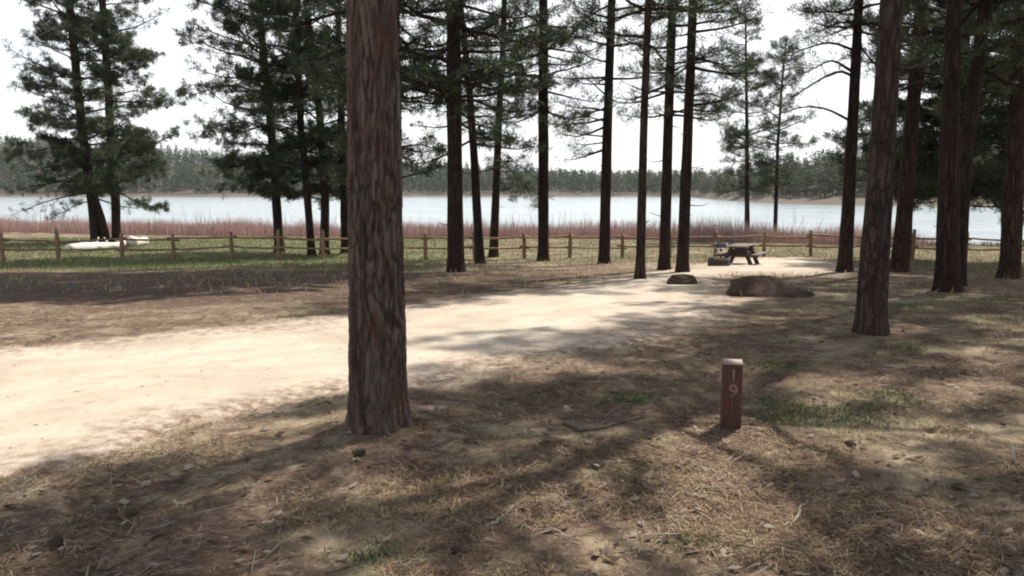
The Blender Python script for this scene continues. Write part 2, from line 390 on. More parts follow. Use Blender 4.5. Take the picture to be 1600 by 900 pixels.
# keep the ground quiet and a little sunk under the gravel sheet
Z = np.where(SDG > 0.25, terrain(X, Y) - .05, Z)
nx, ny = len(gx), len(gy); ii = np.arange(ny - 1)[:, None] * nx; jj = np.arange(nx - 1)[None, :]
quad = np.stack([ii + jj, ii + jj + 1, ii + nx + jj + 1, ii + nx + jj], -1).reshape(-1, 4)
sand = np.clip(sstep(-.5, .1, SDG + .5 * (noise(X * 1.5, Y * 1.5, 0, 8) - .5)), 0, 1) * .7
farv = sstep(60, 100, Y)
bank_shade = sstep(11.5, 14.5, Y - .15 * X) * (1 - sstep(20, 25, Y)) * sstep(2.5, -1, X) * (.75 + .8 * fbm(X / 2.2, Y / 1.2, 0, 19, 3))  # mask for the tree shade painted on the left bank
g_ = obj('ground', mesh('ground', np.stack([X, Y, Z], -1), [quad], True, {'green': green(X, Y).ravel(), 'sand': sand.ravel(), 'far': farv.ravel(), 'bank_shade': np.clip(bank_shade, 0, 1).ravel()}), M['ground'])
tag(g_, 'brown forest floor of needles and dry grass sloping to the lake', kind='structure')
# gravel sheet
st = .09; rx = np.arange(-13.2, 14, st); ry = np.arange(-2.7, 33, st); RX, RY = np.meshgrid(rx, ry)
S_ = poly_sd(RX, RY) + .45 * (fbm(RX * 1.3, RY * 1.3, 0, 51, 4) - .5)
RZ = terrain(RX, RY) + .022 - .075 * sstep(.12, -.16, S_)
ok = S_ > -.2; mx_, my_ = len(rx), len(ry)
ii = np.arange(my_ - 1)[:, None] * mx_; jj = np.arange(mx_ - 1)[None, :]
q = np.stack([ii + jj, ii + jj + 1, ii + mx_ + jj + 1, ii + mx_ + jj], -1).reshape(-1, 4); q = q[ok.ravel()[q].all(1)]
used, inv = np.unique(q, return_inverse=True)
vv = np.stack([RX, RY, RZ], -1).reshape(-1, 3)[used]; ed = (sstep(.75, .0, S_) * (RY < 9) + (RY >= 9) * .85 * sstep(1.5, 0., S_ + .5 * (noise(RX * 1.1, RY * .8, 0, 12) - .5))).ravel()[used]; rut = (np.exp(-((S_ - 1.05) / .16) ** 2) + .8 * np.exp(-((S_ - 1.75) / .12) ** 2)).ravel()[used]
rd = obj('gravel_road', mesh('gravel_road', vv, [inv.reshape(-1, 4)], True, {'edge': ed, 'rut': rut}), M['gravel'])
tag(rd, 'pale sandy gravel drive curving through the pines to the picnic spot', kind='structure')
# lake
lx = np.linspace(-990, 990, 40); ly = np.linspace(48, 620, 40); LX, LY = np.meshgrid(lx, ly)
ii = np.arange(39)[:, None] * 40; jj = np.arange(39)[None, :]
lq = np.stack([ii + jj, ii + jj + 1, ii + 41, ii + 40 + jj], -1) if False else np.stack([ii + jj, ii + jj + 1, ii + 40 + jj + 1, ii + 40 + jj], -1)
lk = obj('lake_water', mesh('lake_water', np.stack([LX, LY, np.full(LX.shape, LAKE_Z)], -1), [lq.reshape(-1, 4)], True), M['water'])
tag(lk, 'wide pale lake behind the trees', kind='structure')

# ------------------------------------------------------------------ pines
def perp(u):
    a = np.random.default_rng(0)
def tufts(cen, dr, nn, ln, wd, tint, rng):
    """brushes of long needles: nn thin blades round each centre"""
    n = len(cen)
    c = np.repeat(cen, nn, 0); u = np.repeat(dr, nn, 0)
    r = rng.normal(size=(n * nn, 3)); r /= np.linalg.norm(r, axis=1)[:, None]
    d = u * (.35 + .5 * rng.random((n * nn, 1))) + r * .85; d /= np.linalg.norm(d, axis=1)[:, None]
    L = ln * (.65 + .6 * rng.random((n * nn, 1)))
    s = np.cross(d, rng.normal(size=d.shape)); s /= np.linalg.norm(s, axis=1)[:, None]
    b = c + d * L * .08 - u * rng.random((n * nn, 1)) * ln * .5
    w = wd * (.7 + .6 * rng.random((n * nn, 1)))
    v = np.stack([b - s * w * .3, b + d * L * .6 - s * w * .5, b + d * L, b + d * L * .6 + s * w * .5], 1).reshape(-1, 3)
    q = np.arange(len(v)).reshape(-1, 4)
    col = np.repeat(np.repeat(tint, nn, 0) * (.8 + .4 * rng.random((n * nn, 1))), 4, 0)
    return v, q, col
NEEDLE = [np.array(c) for c in ((.036, .056, .028), (.050, .073, .032), (.074, .094, .043), (.030, .045, .028), (.10, .104, .056))]

def limb_curve(base, az, L, el, droop, rng, n=7):
    t = np.linspace(0, 1, n); h = L * t
    rise = np.tan(el) * h * (1 - .35 * t) - droop * L * t ** 2 + .16 * L * t ** 4
    wob = np.cumsum(rng.normal(size=n)) * .025 * L
    d = np.array([math.cos(az), math.sin(az), 0]); s = np.array([-d[1], d[0], 0])
    return base + d * h[:, None] + s * wob[:, None] + np.array([0, 0, 1.0]) * (rise + np.cumsum(rng.normal(size=n)) * .012 * L)[:, None]

def grow_limb(pts, r0, rng, mb, T, ntw, fol, sides=5, bare=.35, twl=.33):
    """a limb with side twigs; tuft centres and directions are appended to T"""
    n = len(pts); L = np.linalg.norm(pts[-1] - pts[0]); lv = (.25 if rng.random() < .25 else .7 + .9 * rng.random())
    rad = r0 * (1 - .85 * np.linspace(0, 1, n)) + .004
    mb.tube(pts, rad, sides, False)
    def along(t):
        f = t * (n - 1); i = min(int(f), n - 2); return pts[i] + (pts[i + 1] - pts[i]) * (f - i), (pts[i + 1] - pts[i])
    for k in range(ntw):
        t = bare + (1 - bare) * (k + rng.random()) / ntw
        p, tg = along(min(t, .999)); tg = tg / (np.linalg.norm(tg) + 1e-9)
        sd_ = np.cross(tg, [0, 0, 1.0]); sd_ /= np.linalg.norm(sd_) + 1e-9
        d = tg * (.5 + .5 * rng.random()) + sd_ * (1 if k % 2 else -1) * (.5 + .6 * rng.random()) + np.array([0, 0, rng.normal() * .38 + .24]); d /= np.linalg.norm(d)
        l = L * twl * (1.15 - t * .75) * (.6 + .7 * rng.random()) + .12
        e = p + d * l; m_ = p + d * l * .5 + np.array([0, 0, -.04 * l])
        mb.tube(np.array([p, m_, e + np.array([0, 0, .06 * l])]), np.array([r0 * .28 * (1 - t * .6) + .003, r0 * .18 + .002, .003]), 3, False)
        nt_ = int(round(fol * lv * (1.6 + l * 4.2)))
        up = d + np.array([0, 0, .45]); up /= np.linalg.norm(up)
        for _ in range(nt_):
            s = 1.08 - .62 * rng.random() ** 1.6; T.append((p + d * l * s + rng.normal(size=3) * np.array([.060, .060, .045]) * (1 + l * .4), up))
    for _ in range(max(1, int(4 * fol * lv))): T.append((pts[-1] + rng.normal(size=3) * .08, (pts[-1] - pts[-2]) / np.linalg.norm(pts[-1] - pts[-2])))

pine_count = 0
def pine(label, px, w, H, zs, R, nl, fol=1.0, Y=None, mat='bark', group=None, extra=(), nn=13, ln=.20, wd=.016, tint=None, bare=.3, stubs=0, seed=None,
         main=False, forks=(), world=None, side=None, low=1.0, ntw=9, sag=.10, top=2.4, gap=None):
    """px: [(x, y) of the trunk in the photograph, base first]; w: trunk width in pixels at the base and at the top of the photograph"""
    global pine_count
    pine_count += 1
    rng = np.random.default_rng(100 + pine_count if seed is None else seed)
    if world is not None:
        b = np.array([world[0], world[1], gz(*world)]); Y = b[1]; axis_pts = [b, b + np.array([rng.normal() * .1, rng.normal() * .1, 4.0])]; r0, r1 = w; ztop = b[2] + 4
    else:
        if Y is None: b = P(*px[0]); Y = b[1]
        else:
            b = at(px[0][0], px[0][1], Y); b[2] = gz(b[0], b[1])
        axis_pts = [b] + [at(x, y, Y) for x, y in px[1:]]
        sw = 1 if main else .88; r0, r1 = sw * w[0] * .5 * Y / F, sw * w[1] * .5 * Y / F; ztop = axis_pts[-1][2]
    A = np.array(axis_pts) - b; A[0] = 0; ztop -= b[2]
    def ax(z):
        if z <= A[-1][2]: return np.array([np.interp(z, A[:, 2], A[:, 0]), np.interp(z, A[:, 2], A[:, 1]), z])
        s = (A[-1] - A[-2]) / (A[-1][2] - A[-2][2]); k = (z - A[-1][2]); return A[-1] + s * k * (1 - .3 * k / H) * np.array([1, 1, 0]) + np.array([0, 0, k])
    def rr(z):
        if z < ztop: r = r0 + (r1 - r0) * max(z, 0) / ztop
        else: r = r1 * (1 - (z - ztop) / max(H - ztop, .5)) ** .8
        return max(r, .012) * (1 + .30 * math.exp(-max(z, 0) / .22) * (0 if main else 1) + (.10 * math.exp(-max(z, 0) / .12) if main else 0))
    if mat == 'bark' and pine_count % 3 == 1: mat = 'barkred2'
    root = thing('pine_tree', label, 'tree', b, 0, group)
    # trunk
    if main:
        nr, nz = 220, 560; zz = np.linspace(-.15, 5.2, nz); th = np.linspace(0, 2 * math.pi, nr, endpoint=False)
        TH, ZZ = np.meshgrid(th, zz)
        # plates: cells stretched up the trunk, periodic round it
        cu = TH / (2 * math.pi) * 20 + 1.5 * (fbm(np.cos(TH) * 2, np.sin(TH) * 2, ZZ * 2.2, 61, 3) - .5) * 2; cv = ZZ * 4.4 + 1.6 * (fbm(np.cos(TH) * 3, np.sin(TH) * 3, ZZ * 3, 71, 3) - .5) * 2
        f1 = np.full(TH.shape, 9.0); f2 = np.full(TH.shape, 9.0); iu = np.floor(cu); iv = np.floor(cv)
        for du in (-1, 0, 1):
            for dv in (-1, 0, 1):
                hu = (iu + du) % 20; hx = _hash(hu, iv + dv, hu * 0, 3); hy = _hash(hu, iv + dv, hu * 0, 4)
                d = np.hypot(cu - (iu + du + hx), (cv - (iv + dv + hy)) * .75); f2 = np.minimum(np.maximum(f1, d), f2); f1 = np.minimum(f1, d)
        plate = sstep(0.0, .36, f2 - f1)
        rough = fbm(np.cos(TH) * 14, np.sin(TH) * 14, ZZ * 16, 81, 3)
        cell = _hash(np.floor(cu), np.floor(cv), 0 * cu, 9)
        disp = -.009 * (1 - plate) + .007 * (rough - .5) * 2 + .006 * cell
        AX = np.array([ax(z) for z in zz]); RR = np.array([rr(z) for z in zz])
        lob = 1 + .03 * np.sin(TH * 3 + 1) + .02 * np.sin(TH * 5 + ZZ) + .08 * np.exp(-np.maximum(ZZ, 0) / .10) * (.5 + noise(np.cos(TH) * 2.2 + 4, np.sin(TH) * 2.2 + 4, 0, 8) * np.sin(TH * 7 + 2))
        rad = RR[:, None] * lob + disp
        v = np.stack([AX[:, 0][:, None] + rad * np.cos(TH), AX[:, 1][:, None] + rad * np.sin(TH), ZZ], -1).reshape(-1, 3)
        i = np.arange(nz - 1)[:, None] * nr; j = np.arange(nr)[None, :]; k = (j + 1) % nr
        q = np.stack([i + j, i + k, i + nr + k, i + nr + j], -1).reshape(-1, 4)
        tr = MB(); tr.add(v, q); z0 = 5.2
        up = np.linspace(5.2, H, 14); n0 = tr.n; tr.tube(np.array([ax(z) for z in up]), np.array([rr(z) for z in up]), 16, False)
        plate_attr = np.concatenate([np.clip((.38 + .62 * plate) * (.15 + 1.2 * fbm(np.cos(TH) * 6, np.sin(TH) * 6, ZZ * 2.0, 33, 4)) + (rough - .5) * 1.0 + .25 * (cell - .5), 0, 1).ravel(), np.full(tr.n - n0, .6)])
    else:
        tr = MB(); zz = np.concatenate([[-.25, 0, .12, .3], np.linspace(.6, H, 26)])
        ns = 20
        th = np.arange(ns) * 2 * math.pi / ns; pr = []
        vs = []
        for z in zz:
            c = ax(z) if z > 0 else np.array([0, 0, z]); r = rr(z) * (1 + .09 * (noise(np.cos(th) * 1.5 + 5, np.sin(th) * 1.5 + 5, z * 1.2, pine_count) - .5) * 2 + .05 * (noise(np.cos(th) * 4 + 5, np.sin(th) * 4 + 5, z * 4, pine_count) - .5) * 2)
            vs.append(np.stack([c[0] + r * np.cos(th), c[1] + r * np.sin(th), np.full(ns, c[2])], -1))
        m = len(zz); i = np.arange(m - 1)[:, None] * ns; j = np.arange(ns)[None, :]; k = (j + 1) % ns
        tr.add(np.concatenate(vs), np.stack([i + j, i + k, i + ns + k, i + ns + j], -1).reshape(-1, 4))
        plate_attr = None
    for fpx, fw in forks:                                          # a second stem from the same root
        fp = [at(x, y, Y) - b for x, y in fpx]; fp = np.array(fp)
        fr = np.linspace(fw[0], fw[1], len(fp)) * .5 * Y / F; tr.tube(fp, fr, 12)
    # limbs
    T = []; limbs = []
    zlist = zs + (H - .4 - zs) * np.sort(rng.random(nl)) ** low
    for k, z in enumerate(zlist):
        t = (z - zs) / (H - zs); L = R * (.55 + .45 * math.sin(min(1, t * 2.2) * math.pi / 2)) * (1 - t) ** .5 * (.45 + .75 * rng.random()) + .25
        az = k * 2.399 + rng.random() * 1.0
        if side is not None and z < side[2]: az = math.radians(side[0]) + (rng.random() - .5) * math.radians(side[1])
        if gap is not None and z < gap[2]:
            while gap[0] < math.degrees(az) % 360 < gap[1]: az += 1.1 + rng.random()
            if 105 < math.degrees(az) % 360 < 215 and z > 6.8: L *= .55          # limbs cut short to keep their shade off the drive
        el = math.radians(-8 + 38 * t + rng.normal() * 14)
        pts = limb_curve(ax(z), az, L, el, sag * (1 - t), rng)
        limbs.append((z, pts, .014 + .012 * L + .004 * (1 - t), L, False))
    for ex in extra:                                               # limbs traced from the photograph: [(px, py)...], depth change, foliage
        ep = np.array([at(x, y, Y + dy) - b for x, y, dy in ex[0]])
        # refine
        tt = np.linspace(0, len(ep) - 1, 9); ep = np.stack([np.interp(tt, np.arange(len(ep)), ep[:, a]) for a in range(3)], -1)
        ep[1:-1] = (ep[:-2] + 2 * ep[1:-1] + ep[2:]) / 4
        limbs.append((ep[0][2], ep, ex[2] if len(ex) > 2 else .035, np.linalg.norm(ep[-1] - ep[0]), ex[1]))
    for k in range(stubs):                                         # broken dead stubs on the bare trunk
        z = .9 + (zs + .5 - .9) * rng.random(); az = rng.random() * 6.28; L = .2 + .55 * rng.random()
        limbs.append((z, limb_curve(ax(z), az, L, math.radians(rng.normal() * 14), 0, rng, 5), .014 + .01 * rng.random(), L, 0.0))
    for z, pts, r, L, ex in limbs:
        wpt = pts[0] + b; pr = wpt - EYE; c_, s_ = math.cos(PITCH), math.sin(PITCH)
        dep = pr[1] * c_ - pr[2] * s_; upv = pr[1] * s_ + pr[2] * c_; py = 450 - F * upv / max(dep, .1); pxx = 800 + F * pr[0] / max(dep, .1)
        seen = py > -90 and -250 < pxx < 1850 and dep > 0
        mbx = MB() if seen else tr
        n0 = mbx.n
        f = fol * (1 if seen else top) if ex is False else ex
        if f == 0.0: mbx.tube(pts, r * (1 - .7 * np.linspace(0, 1, len(pts))), 5, True)
        else: grow_limb(pts, r, rng, mbx, T, max(3, int(ntw * min(1.4, L / R + .35))), f, 6 if seen else 4, bare)
        if seen: mbx.build('limb', M[mat], root, True)
        elif plate_attr is not None: plate_attr = np.concatenate([plate_attr, np.full(mbx.n - n0, .5)])
    tr.build('trunk', M['plates' if main else mat], root, True, {'plate': plate_attr} if plate_attr is not None else None)
    # leader tufts
    for z in np.linspace(H - 1.2, H, 10): T.append((ax(z) + rng.normal(size=3) * .15, np.array([0, 0, 1.0])))
    if T:
        c = np.array([a for a, _ in T]); d = np.array([a for _, a in T])
        base = np.array([NEEDLE[i] for i in rng.integers(0, 5, len(c))])
        clump = noise(c[:, 0] * 1.1 + 9, c[:, 1] * 1.1 + 9, c[:, 2] * 1.1 + 9, 5)[:, None]
        base = base * (.75 + .6 * clump) * (np.array(tint) if tint else 1)
        v, q, col = tufts(c, d, nn, ln, wd, base, rng)
        obj('crown', mesh('crown', v, [q], False, {'tint': col}), M['needles'], root)
    return root

M['barkred2'] = m_bark('brownish_pine_bark', (.020, .013, .010), (.044, .028, .021), (.075, .050, .038), .16, 11)
GL = 'pines standing between the drive and the lake'
pine('thick red-brown plated pine trunk at the edge of the gravel, nearest of all', [(590, 664), (580, 0)], (92, 74), 16, 8.6, 2.3, 40, 1.4, mat='barkred', main=True, group=None, nn=10, wd=.02)
GN = 'pines on the shaded right side of the clearing'
M['barkgrey'] = m_bark('grey_brown_pine_bark', (.024, .018, .016), (.050, .036, .031), (.085, .064, .055), .2, 15)
pine('leaning grey-brown pine behind the numbered post, thickest of the right-hand pines', [(1358, 520), (1378, 250), (1393, 0)], (50, 36), 17.5, 4.8, 3.8, 50, 1.2, mat='barkgrey', group=GN, nn=15, wd=.021, top=2.1, gap=(-1, 68, 12.5), stubs=4)
pine('slim dark pine whose long bare limbs arch leftward over the picnic spot', [(1320, 425), (1331, 220), (1342, 0)], (25, 14), 13, 6.5, 2.3, 34, .9, group=GN, stubs=3,
     extra=[([(1338, 34, 0), (1305, 36, -.2), (1262, 58, -.6)], .6, .035), ([(1336, 80, 0), (1300, 64, .3), (1262, 74, .5), (1232, 88, .7)], .35, .04),
            ([(1333, 120, 0), (1312, 108, .2), (1270, 130, .5), (1228, 160, .8)], .7, .045), ([(1332, 112, 0), (1300, 92, -.5), (1250, 118, -.8)], .5, .04),
            ([(1327, 188, 0), (1290, 168, .2), (1255, 166, .6), (1226, 176, .9)], .25, .038), ([(1336, 60, 0), (1365, 100, 0), (1385, 112, .1)], 0.0, .03)])
pine('dark pine leaning right just beyond the thick leaning one', [(1405, 425), (1424, 200), (1440, 0)], (30, 18), 14, 5.0, 2.6, 40, 1.0, group=GN, stubs=6)
pine('blackish pine with the broadest shadowed base, in front of its leaning twin', [(1480, 455), (1484, 250), (1491, 0)], (42, 22), 16.5, 4.8, 3.2, 50, 1.1, group=GN, stubs=9, nn=12)
pine('pine leaning away to the right out of the broad blackish trunk', [(1497, 440), (1508, 250), (1541, 0)], (25, 20), 14, 4.4, 2.8, 44, 1.1, Y=16.6, group=GN, stubs=5, nn=12)
pine('dark pine at the right edge of the clearing beside the fence rails', [(1577, 435), (1585, 250), (1603, 0)], (34, 26), 14, 3.6, 3.0, 46, 1.1, group=GN, stubs=8, nn=12)

GC = 'slender dark pines standing along the far side of the drive'
pine('stout straight pine just right of the big red-brown trunk', [(712, 425), (710, 200), (708, 0)], (29, 24), 19, 4.0, 3.8, 100, .9, top=3.6, nn=16, wd=.022, group=GC, stubs=7, low=1.1,
     extra=[([(706, 165, 0), (680, 135, .3), (640, 128, .8)], .5, .03), ([(716, 60, 0), (760, 45, 0), (800, 22, .2)], .5, .03)])
pine('thin pine bending left toward the stout one as it rises', [(750, 412), (741, 250), (733, 130), (719, 0)], (17, 10), 18, 4.2, 3.2, 76, .9, top=3.6, nn=16, wd=.022, group=GC, stubs=4)
pine('thin pine with a pale green bough sweeping down to the right', [(771, 402), (777, 250), (785, 80), (788, 0)], (16, 8), 12.5, 3.2, 2.4, 44, .8, group=GC, stubs=4,
     extra=[([(775, 240, 0), (795, 262, -.3), (815, 285, -.5), (838, 318, -.7)], 1.6, .03), ([(775, 255, 0), (800, 250, -.5), (842, 282, -.9)], 1.5, .03), ([(774, 270, 0), (785, 285, -.6), (805, 310, -1.0)], 1.3, .025)])
pine('straight dark pine alone in the wide gap right of the drooping bough', [(849, 408), (849, 200), (849, 0)], (20, 15), 20, 5.4, 3.2, 76, .7, top=4.2, nn=16, wd=.022, group=GC, stubs=5)
pine('straight pine with sparse foliage reaching left over open water', [(944, 412), (949, 200), (956, 0)], (20, 13), 19, 3.8, 3.0, 64, .62, top=3.8, group=GC, stubs=5, side=(175, 130, 6.5),
     extra=[([(948, 150, 0), (915, 120, 0), (880, 140, .2)], .8, .03), ([(947, 190, 0), (910, 180, .3), (870, 196, .5)], .7, .03)])
pine('thinnest of the three close pines, standing nearest the drive', [(1000, 437), (1006, 200), (1013, 0)], (17, 11), 13, 5.0, 2.2, 34, .75, top=1.5, group=GC, stubs=6)
pine('middle one of the three close pines left of the picnic table', [(1038, 422), (1044, 200), (1051, 0)], (20, 14), 14, 4.4, 2.3, 38, .8, group=GC, stubs=5)
pine('pine nearest the picnic table in the close group of three', [(1066, 426), (1075, 200), (1083, 0)], (21, 14), 14, 4.4, 2.4, 38, .8, group=GC, stubs=6,
     extra=[([(1080, 5, 0), (1110, -5, 0), (1145, 0, .2)], .9, .03), ([(1078, 100, 0), (1110, 95, .5), (1150, 120, .8)], .6, .03), ([(1076, 150, 0), (1110, 145, .5), (1140, 160, .9)], .5, .03)])

GB = 'young thin pines beyond the fence at the water'
pine('small airy pine at the lakeside directly above the picnic table', [(1168, 368), (1167, 200), (1165, 22)], (10, 2.5), 14.6, 3.4, 2.5, 70, .9, Y=51, group=GB, nn=12, wd=.024, ln=.24, bare=.15)
pine('slightest lakeside pine, kinked, just right of the airy one', [(1211, 370), (1215, 230), (1222, 130), (1229, 58)], (8, 2.2), 13.0, 3.8, 2.1, 56, .85, Y=51, group=GB, nn=12, wd=.024, ln=.24, bare=.15)

GW = 'bushy pines near the fence on the left'
pine('bushy twin-stemmed pine at the left, its low boughs spreading over the water', [(150, 380), (146, 330), (128, 200), (112, 40), (108, 0)], (17, 12), 19, 2.6, 4.6, 80, 1.35, Y=46, group=GW, nn=17, wd=.028, ln=.235, bare=.2, ntw=12,
     forks=[([(167, 378), (158, 340), (148, 308), (136, 260)], (13, 8))], low=1.2,
     extra=[([(146, 300, 0), (110, 305, 0), (60, 318, .5), (40, 330, .5)], .9, .05), ([(147, 312, 0), (120, 320, -.5), (84, 338, -.6)], .9, .04),
            ([(140, 262, 0), (90, 258, 0), (30, 270, .5)], 1.6, .06), ([(138, 235, 0), (80, 230, 1), (20, 244, 1)], 1.5, .06), ([(135, 280, 0), (80, 285, -1), (15, 300, -1)], 1.5, .06)])
pine('bushy pine with grey-green boughs reaching right, beside the twin-stemmed one', [(182, 376), (181, 320), (172, 200), (163, 40), (160, 0)], (15, 11), 18, 2.8, 4.2, 76, 1.4, Y=47.5, group=GW, nn=17, wd=.028, ln=.235, bare=.2, ntw=12, tint=(1.15, 1.1, 1.1),
     extra=[([(176, 150, 0), (215, 140, 0), (262, 158, .4)], 1.5, .05), ([(174, 215, 0), (215, 225, 0), (252, 262, .4)], 1.6, .05)])
pine('tall dark pine behind the fence left of the shadowed clump', [(437, 394), (431, 300), (422, 180), (411, 80), (404, 0)], (17, 11), 18, 2.7, 4.4, 84, 1.5, Y=37, group=GW, nn=17, wd=.026, ln=.215, bare=.2, ntw=12, low=1.15,
     extra=[([(424, 205, 0), (380, 188, 0), (300, 208, .5)], 1.0, .05), ([(428, 245, 0), (385, 250, 0), (335, 275, .5)], 1.6, .05), ([(429, 262, 0), (400, 275, -1), (345, 300, -1)], 1.4, .05), ([(420, 150, 0), (360, 130, 0), (296, 150, 0)], 1.2, .05)])
pine('thin leaning pine at the left of the shadowed clump', [(487, 400), (480, 300), (470, 200), (462, 0)], (14, 10), 16, 3.0, 3.2, 56, 1.2, Y=34.5, group=GW, nn=16, wd=.026, ln=.215, bare=.2, ntw=11)
pine('straight pine in the middle of the shadowed clump', [(507, 400), (508, 300), (500, 180), (484, 60), (478, 0)], (16, 11), 17, 3.0, 3.6, 64, 1.3, Y=35.5, group=GW, nn=17, wd=.026, ln=.215, bare=.2, ntw=11)
pine('pine half hidden behind the left side of the big red-brown trunk', [(540, 402), (536, 250), (530, 100), (528, 0)], (15, 10), 14, 2.8, 3.2, 58, 1.2, Y=36.5, group=GW, nn=17, wd=.026, ln=.215, bare=.2, ntw=11)
pine('dark pine peeping out along the right side of the big red-brown trunk', [(622, 412), (621, 200), (618, 0)], (17, 13), 20, 3.0, 3.8, 80, .9, top=3.4, Y=29.5, group=GW, nn=13, wd=.022, ln=.22, ntw=11,
     extra=[([(624, 90, 0), (650, 60, 0), (690, 55, 0)], 1.2, .04), ([(624, 230, 0), (660, 225, 0), (695, 240, 0)], 1.2, .04)])

pine('tall full-crowned pine added behind the big red-brown trunk to shade the left bank', [(588, 420), (586, 0)], (20, 15), 21, 5.0, 4.6, 90, .6, Y=23.5, top=4.6, group=GC, nn=16, wd=.026, ln=.22)  # added pine, trunk out of sight, there to cast shade on the left bank
GR = 'dense pines filling the shade at the right edge'
for lab, p, yy, H, zs, R in [('dense pine behind the dark right-leaning trunk', (1416, 405), 33, 13, 2.2, 3.4), ('dense pine behind the broad blackish trunk', (1492, 408), 30, 14, 2.2, 3.6),
                             ('dense pine behind the trunk at the right edge', (1583, 410), 29, 14, 2.0, 3.8), ('bushy pine at the outer right edge beyond the clearing', (1660, 420), 24, 14, 1.8, 3.8)]:
    pine(lab, [p, (p[0] + (p[0] - 800) * .03, 0)], (16, 11), H, zs, R, 66, 1.6, Y=yy, group=GR, nn=13, wd=.026, ln=.26, bare=.15, ntw=12, tint=(.85, .9, .85))
# pines just outside the picture on the right: they throw the shade over the clearing
GO = 'pines outside the clearing on the right'
for i, (wx, wy, H, zs, R, f) in enumerate([(8.6, 10.2, 15, 4.5, 2.9, .9), (11.5, 13.0, 15, 4.0, 3.2, 1.0), (6.4, 5.4, 14, 5.0, 2.6, .8), (9.5, 6.0, 15, 4.0, 3.0, .9), (14, 9.5, 15, 4, 3.2, 1)]):
    pine('tall pine outside the right side of the view, shading the needle-covered ground', None, (.17, .12), H, zs, R, 30, f * .8, world=(wx, wy), group=GO, nn=14, wd=.022, ln=.22, top=1.2, seed=700 + i)

# ------------------------------------------------------------------ far wood across the lake
def far_wood(name, label, n, a0, a1, d0, d1, hmin, hmax, seed, tints):
    rng = np.random.default_rng(seed); tm = []
    for k in range(6):
        m = 90; t = rng.random(m) ** .8 * .88 + .10; r = .19 * (1 - t) ** .9 * (.5 + .7 * rng.random(m)) + .01; az = rng.random(m) * 6.283
        c = np.stack([r * np.cos(az), r * np.sin(az), t], -1); s = .030 + .045 * (1 - t)
        o = rng.normal(size=(m, 3, 3)) * s[:, None, None] * np.array([1, 1, .55]); v = (c[:, None, :] + o)
        w = np.array([[-.012, 0, -.03], [.012, 0, -.03], [.0, 0, .8]])
        tm.append(np.concatenate([v.reshape(-1, 3), w, w[:, [1, 0, 2]]]))
    V = []; C = []
    a = rng.uniform(a0, a1, n); t = d0 + (d1 - d0) * rng.random(n) ** 1.1; S = np.interp(a, FA, FS); y = S + t; x = a * y
    z = terrain(x, y, False); h = rng.uniform(hmin, hmax, n)
    for i in range(n):
        v = tm[i % 6] * np.array([h[i] * rng.uniform(.85, 1.4), h[i] * 1.0, h[i]]); an = rng.random() * 6.28; c_, s_ = math.cos(an), math.sin(an)
        v = np.stack([v[:, 0] * c_ - v[:, 1] * s_ + x[i], v[:, 0] * s_ + v[:, 1] * c_ + y[i], v[:, 2] + z[i] - .1], -1); V.append(v)
        cc = np.array(tints[rng.integers(len(tints))]) * rng.uniform(.75, 1.25); col = np.tile(cc, (len(v), 1)); col[-6:] = (.12, .09, .07); C.append(col)
    V = np.concatenate(V); o = obj(name, mesh(name, V, [np.arange(len(V)).reshape(-1, 3)], False, {'tint': np.concatenate(C)}), M['far'])
    return tag(o, label, 'forest', kind='stuff')
T1 = [(.055, .080, .040), (.07, .09, .042), (.045, .065, .038), (.09, .10, .05)]
far_wood('far_forest', 'long green wooded shore on the far side of the lake', 3600, -1.0, .24, 9, 240, 9, 15, 3, T1)
far_wood('hillside_forest', 'wooded point rising at the right across the water', 1500, .23, 1.0, 14, 120, 7, 12.5, 4, [(.075, .09, .036), (.09, .10, .042), (.06, .075, .035), (.11, .10, .06)])

hz = MB(); hz.add([(x_, y_, z_) for z_ in (-6, 75) for y_ in (-70, 1050) for x_ in (-1000, 1000)], [(0, 2, 3, 1), (4, 5, 7, 6), (0, 1, 5, 4), (2, 6, 7, 3), (0, 4, 6, 2), (1, 3, 7, 5)])
hm = bpy.data.materials.new('haze_air'); hm.use_nodes = True; hm.node_tree.nodes.clear()
ho = hm.node_tree.nodes.new('ShaderNodeOutputMaterial'); hv = hm.node_tree.nodes.new('ShaderNodeVolumePrincipled'); hv.inputs['Density'].default_value = .00012; hv.inputs['Color'].default_value = (.85, .9, .95, 1); hv.inputs['Anisotropy'].default_value = .3
hm.node_tree.links.new(hv.outputs[0], ho.inputs['Volume'])
hzo = hz.build('haze', hm); tag(hzo, 'thin pale haze over the lake and the far shore', kind='stuff')

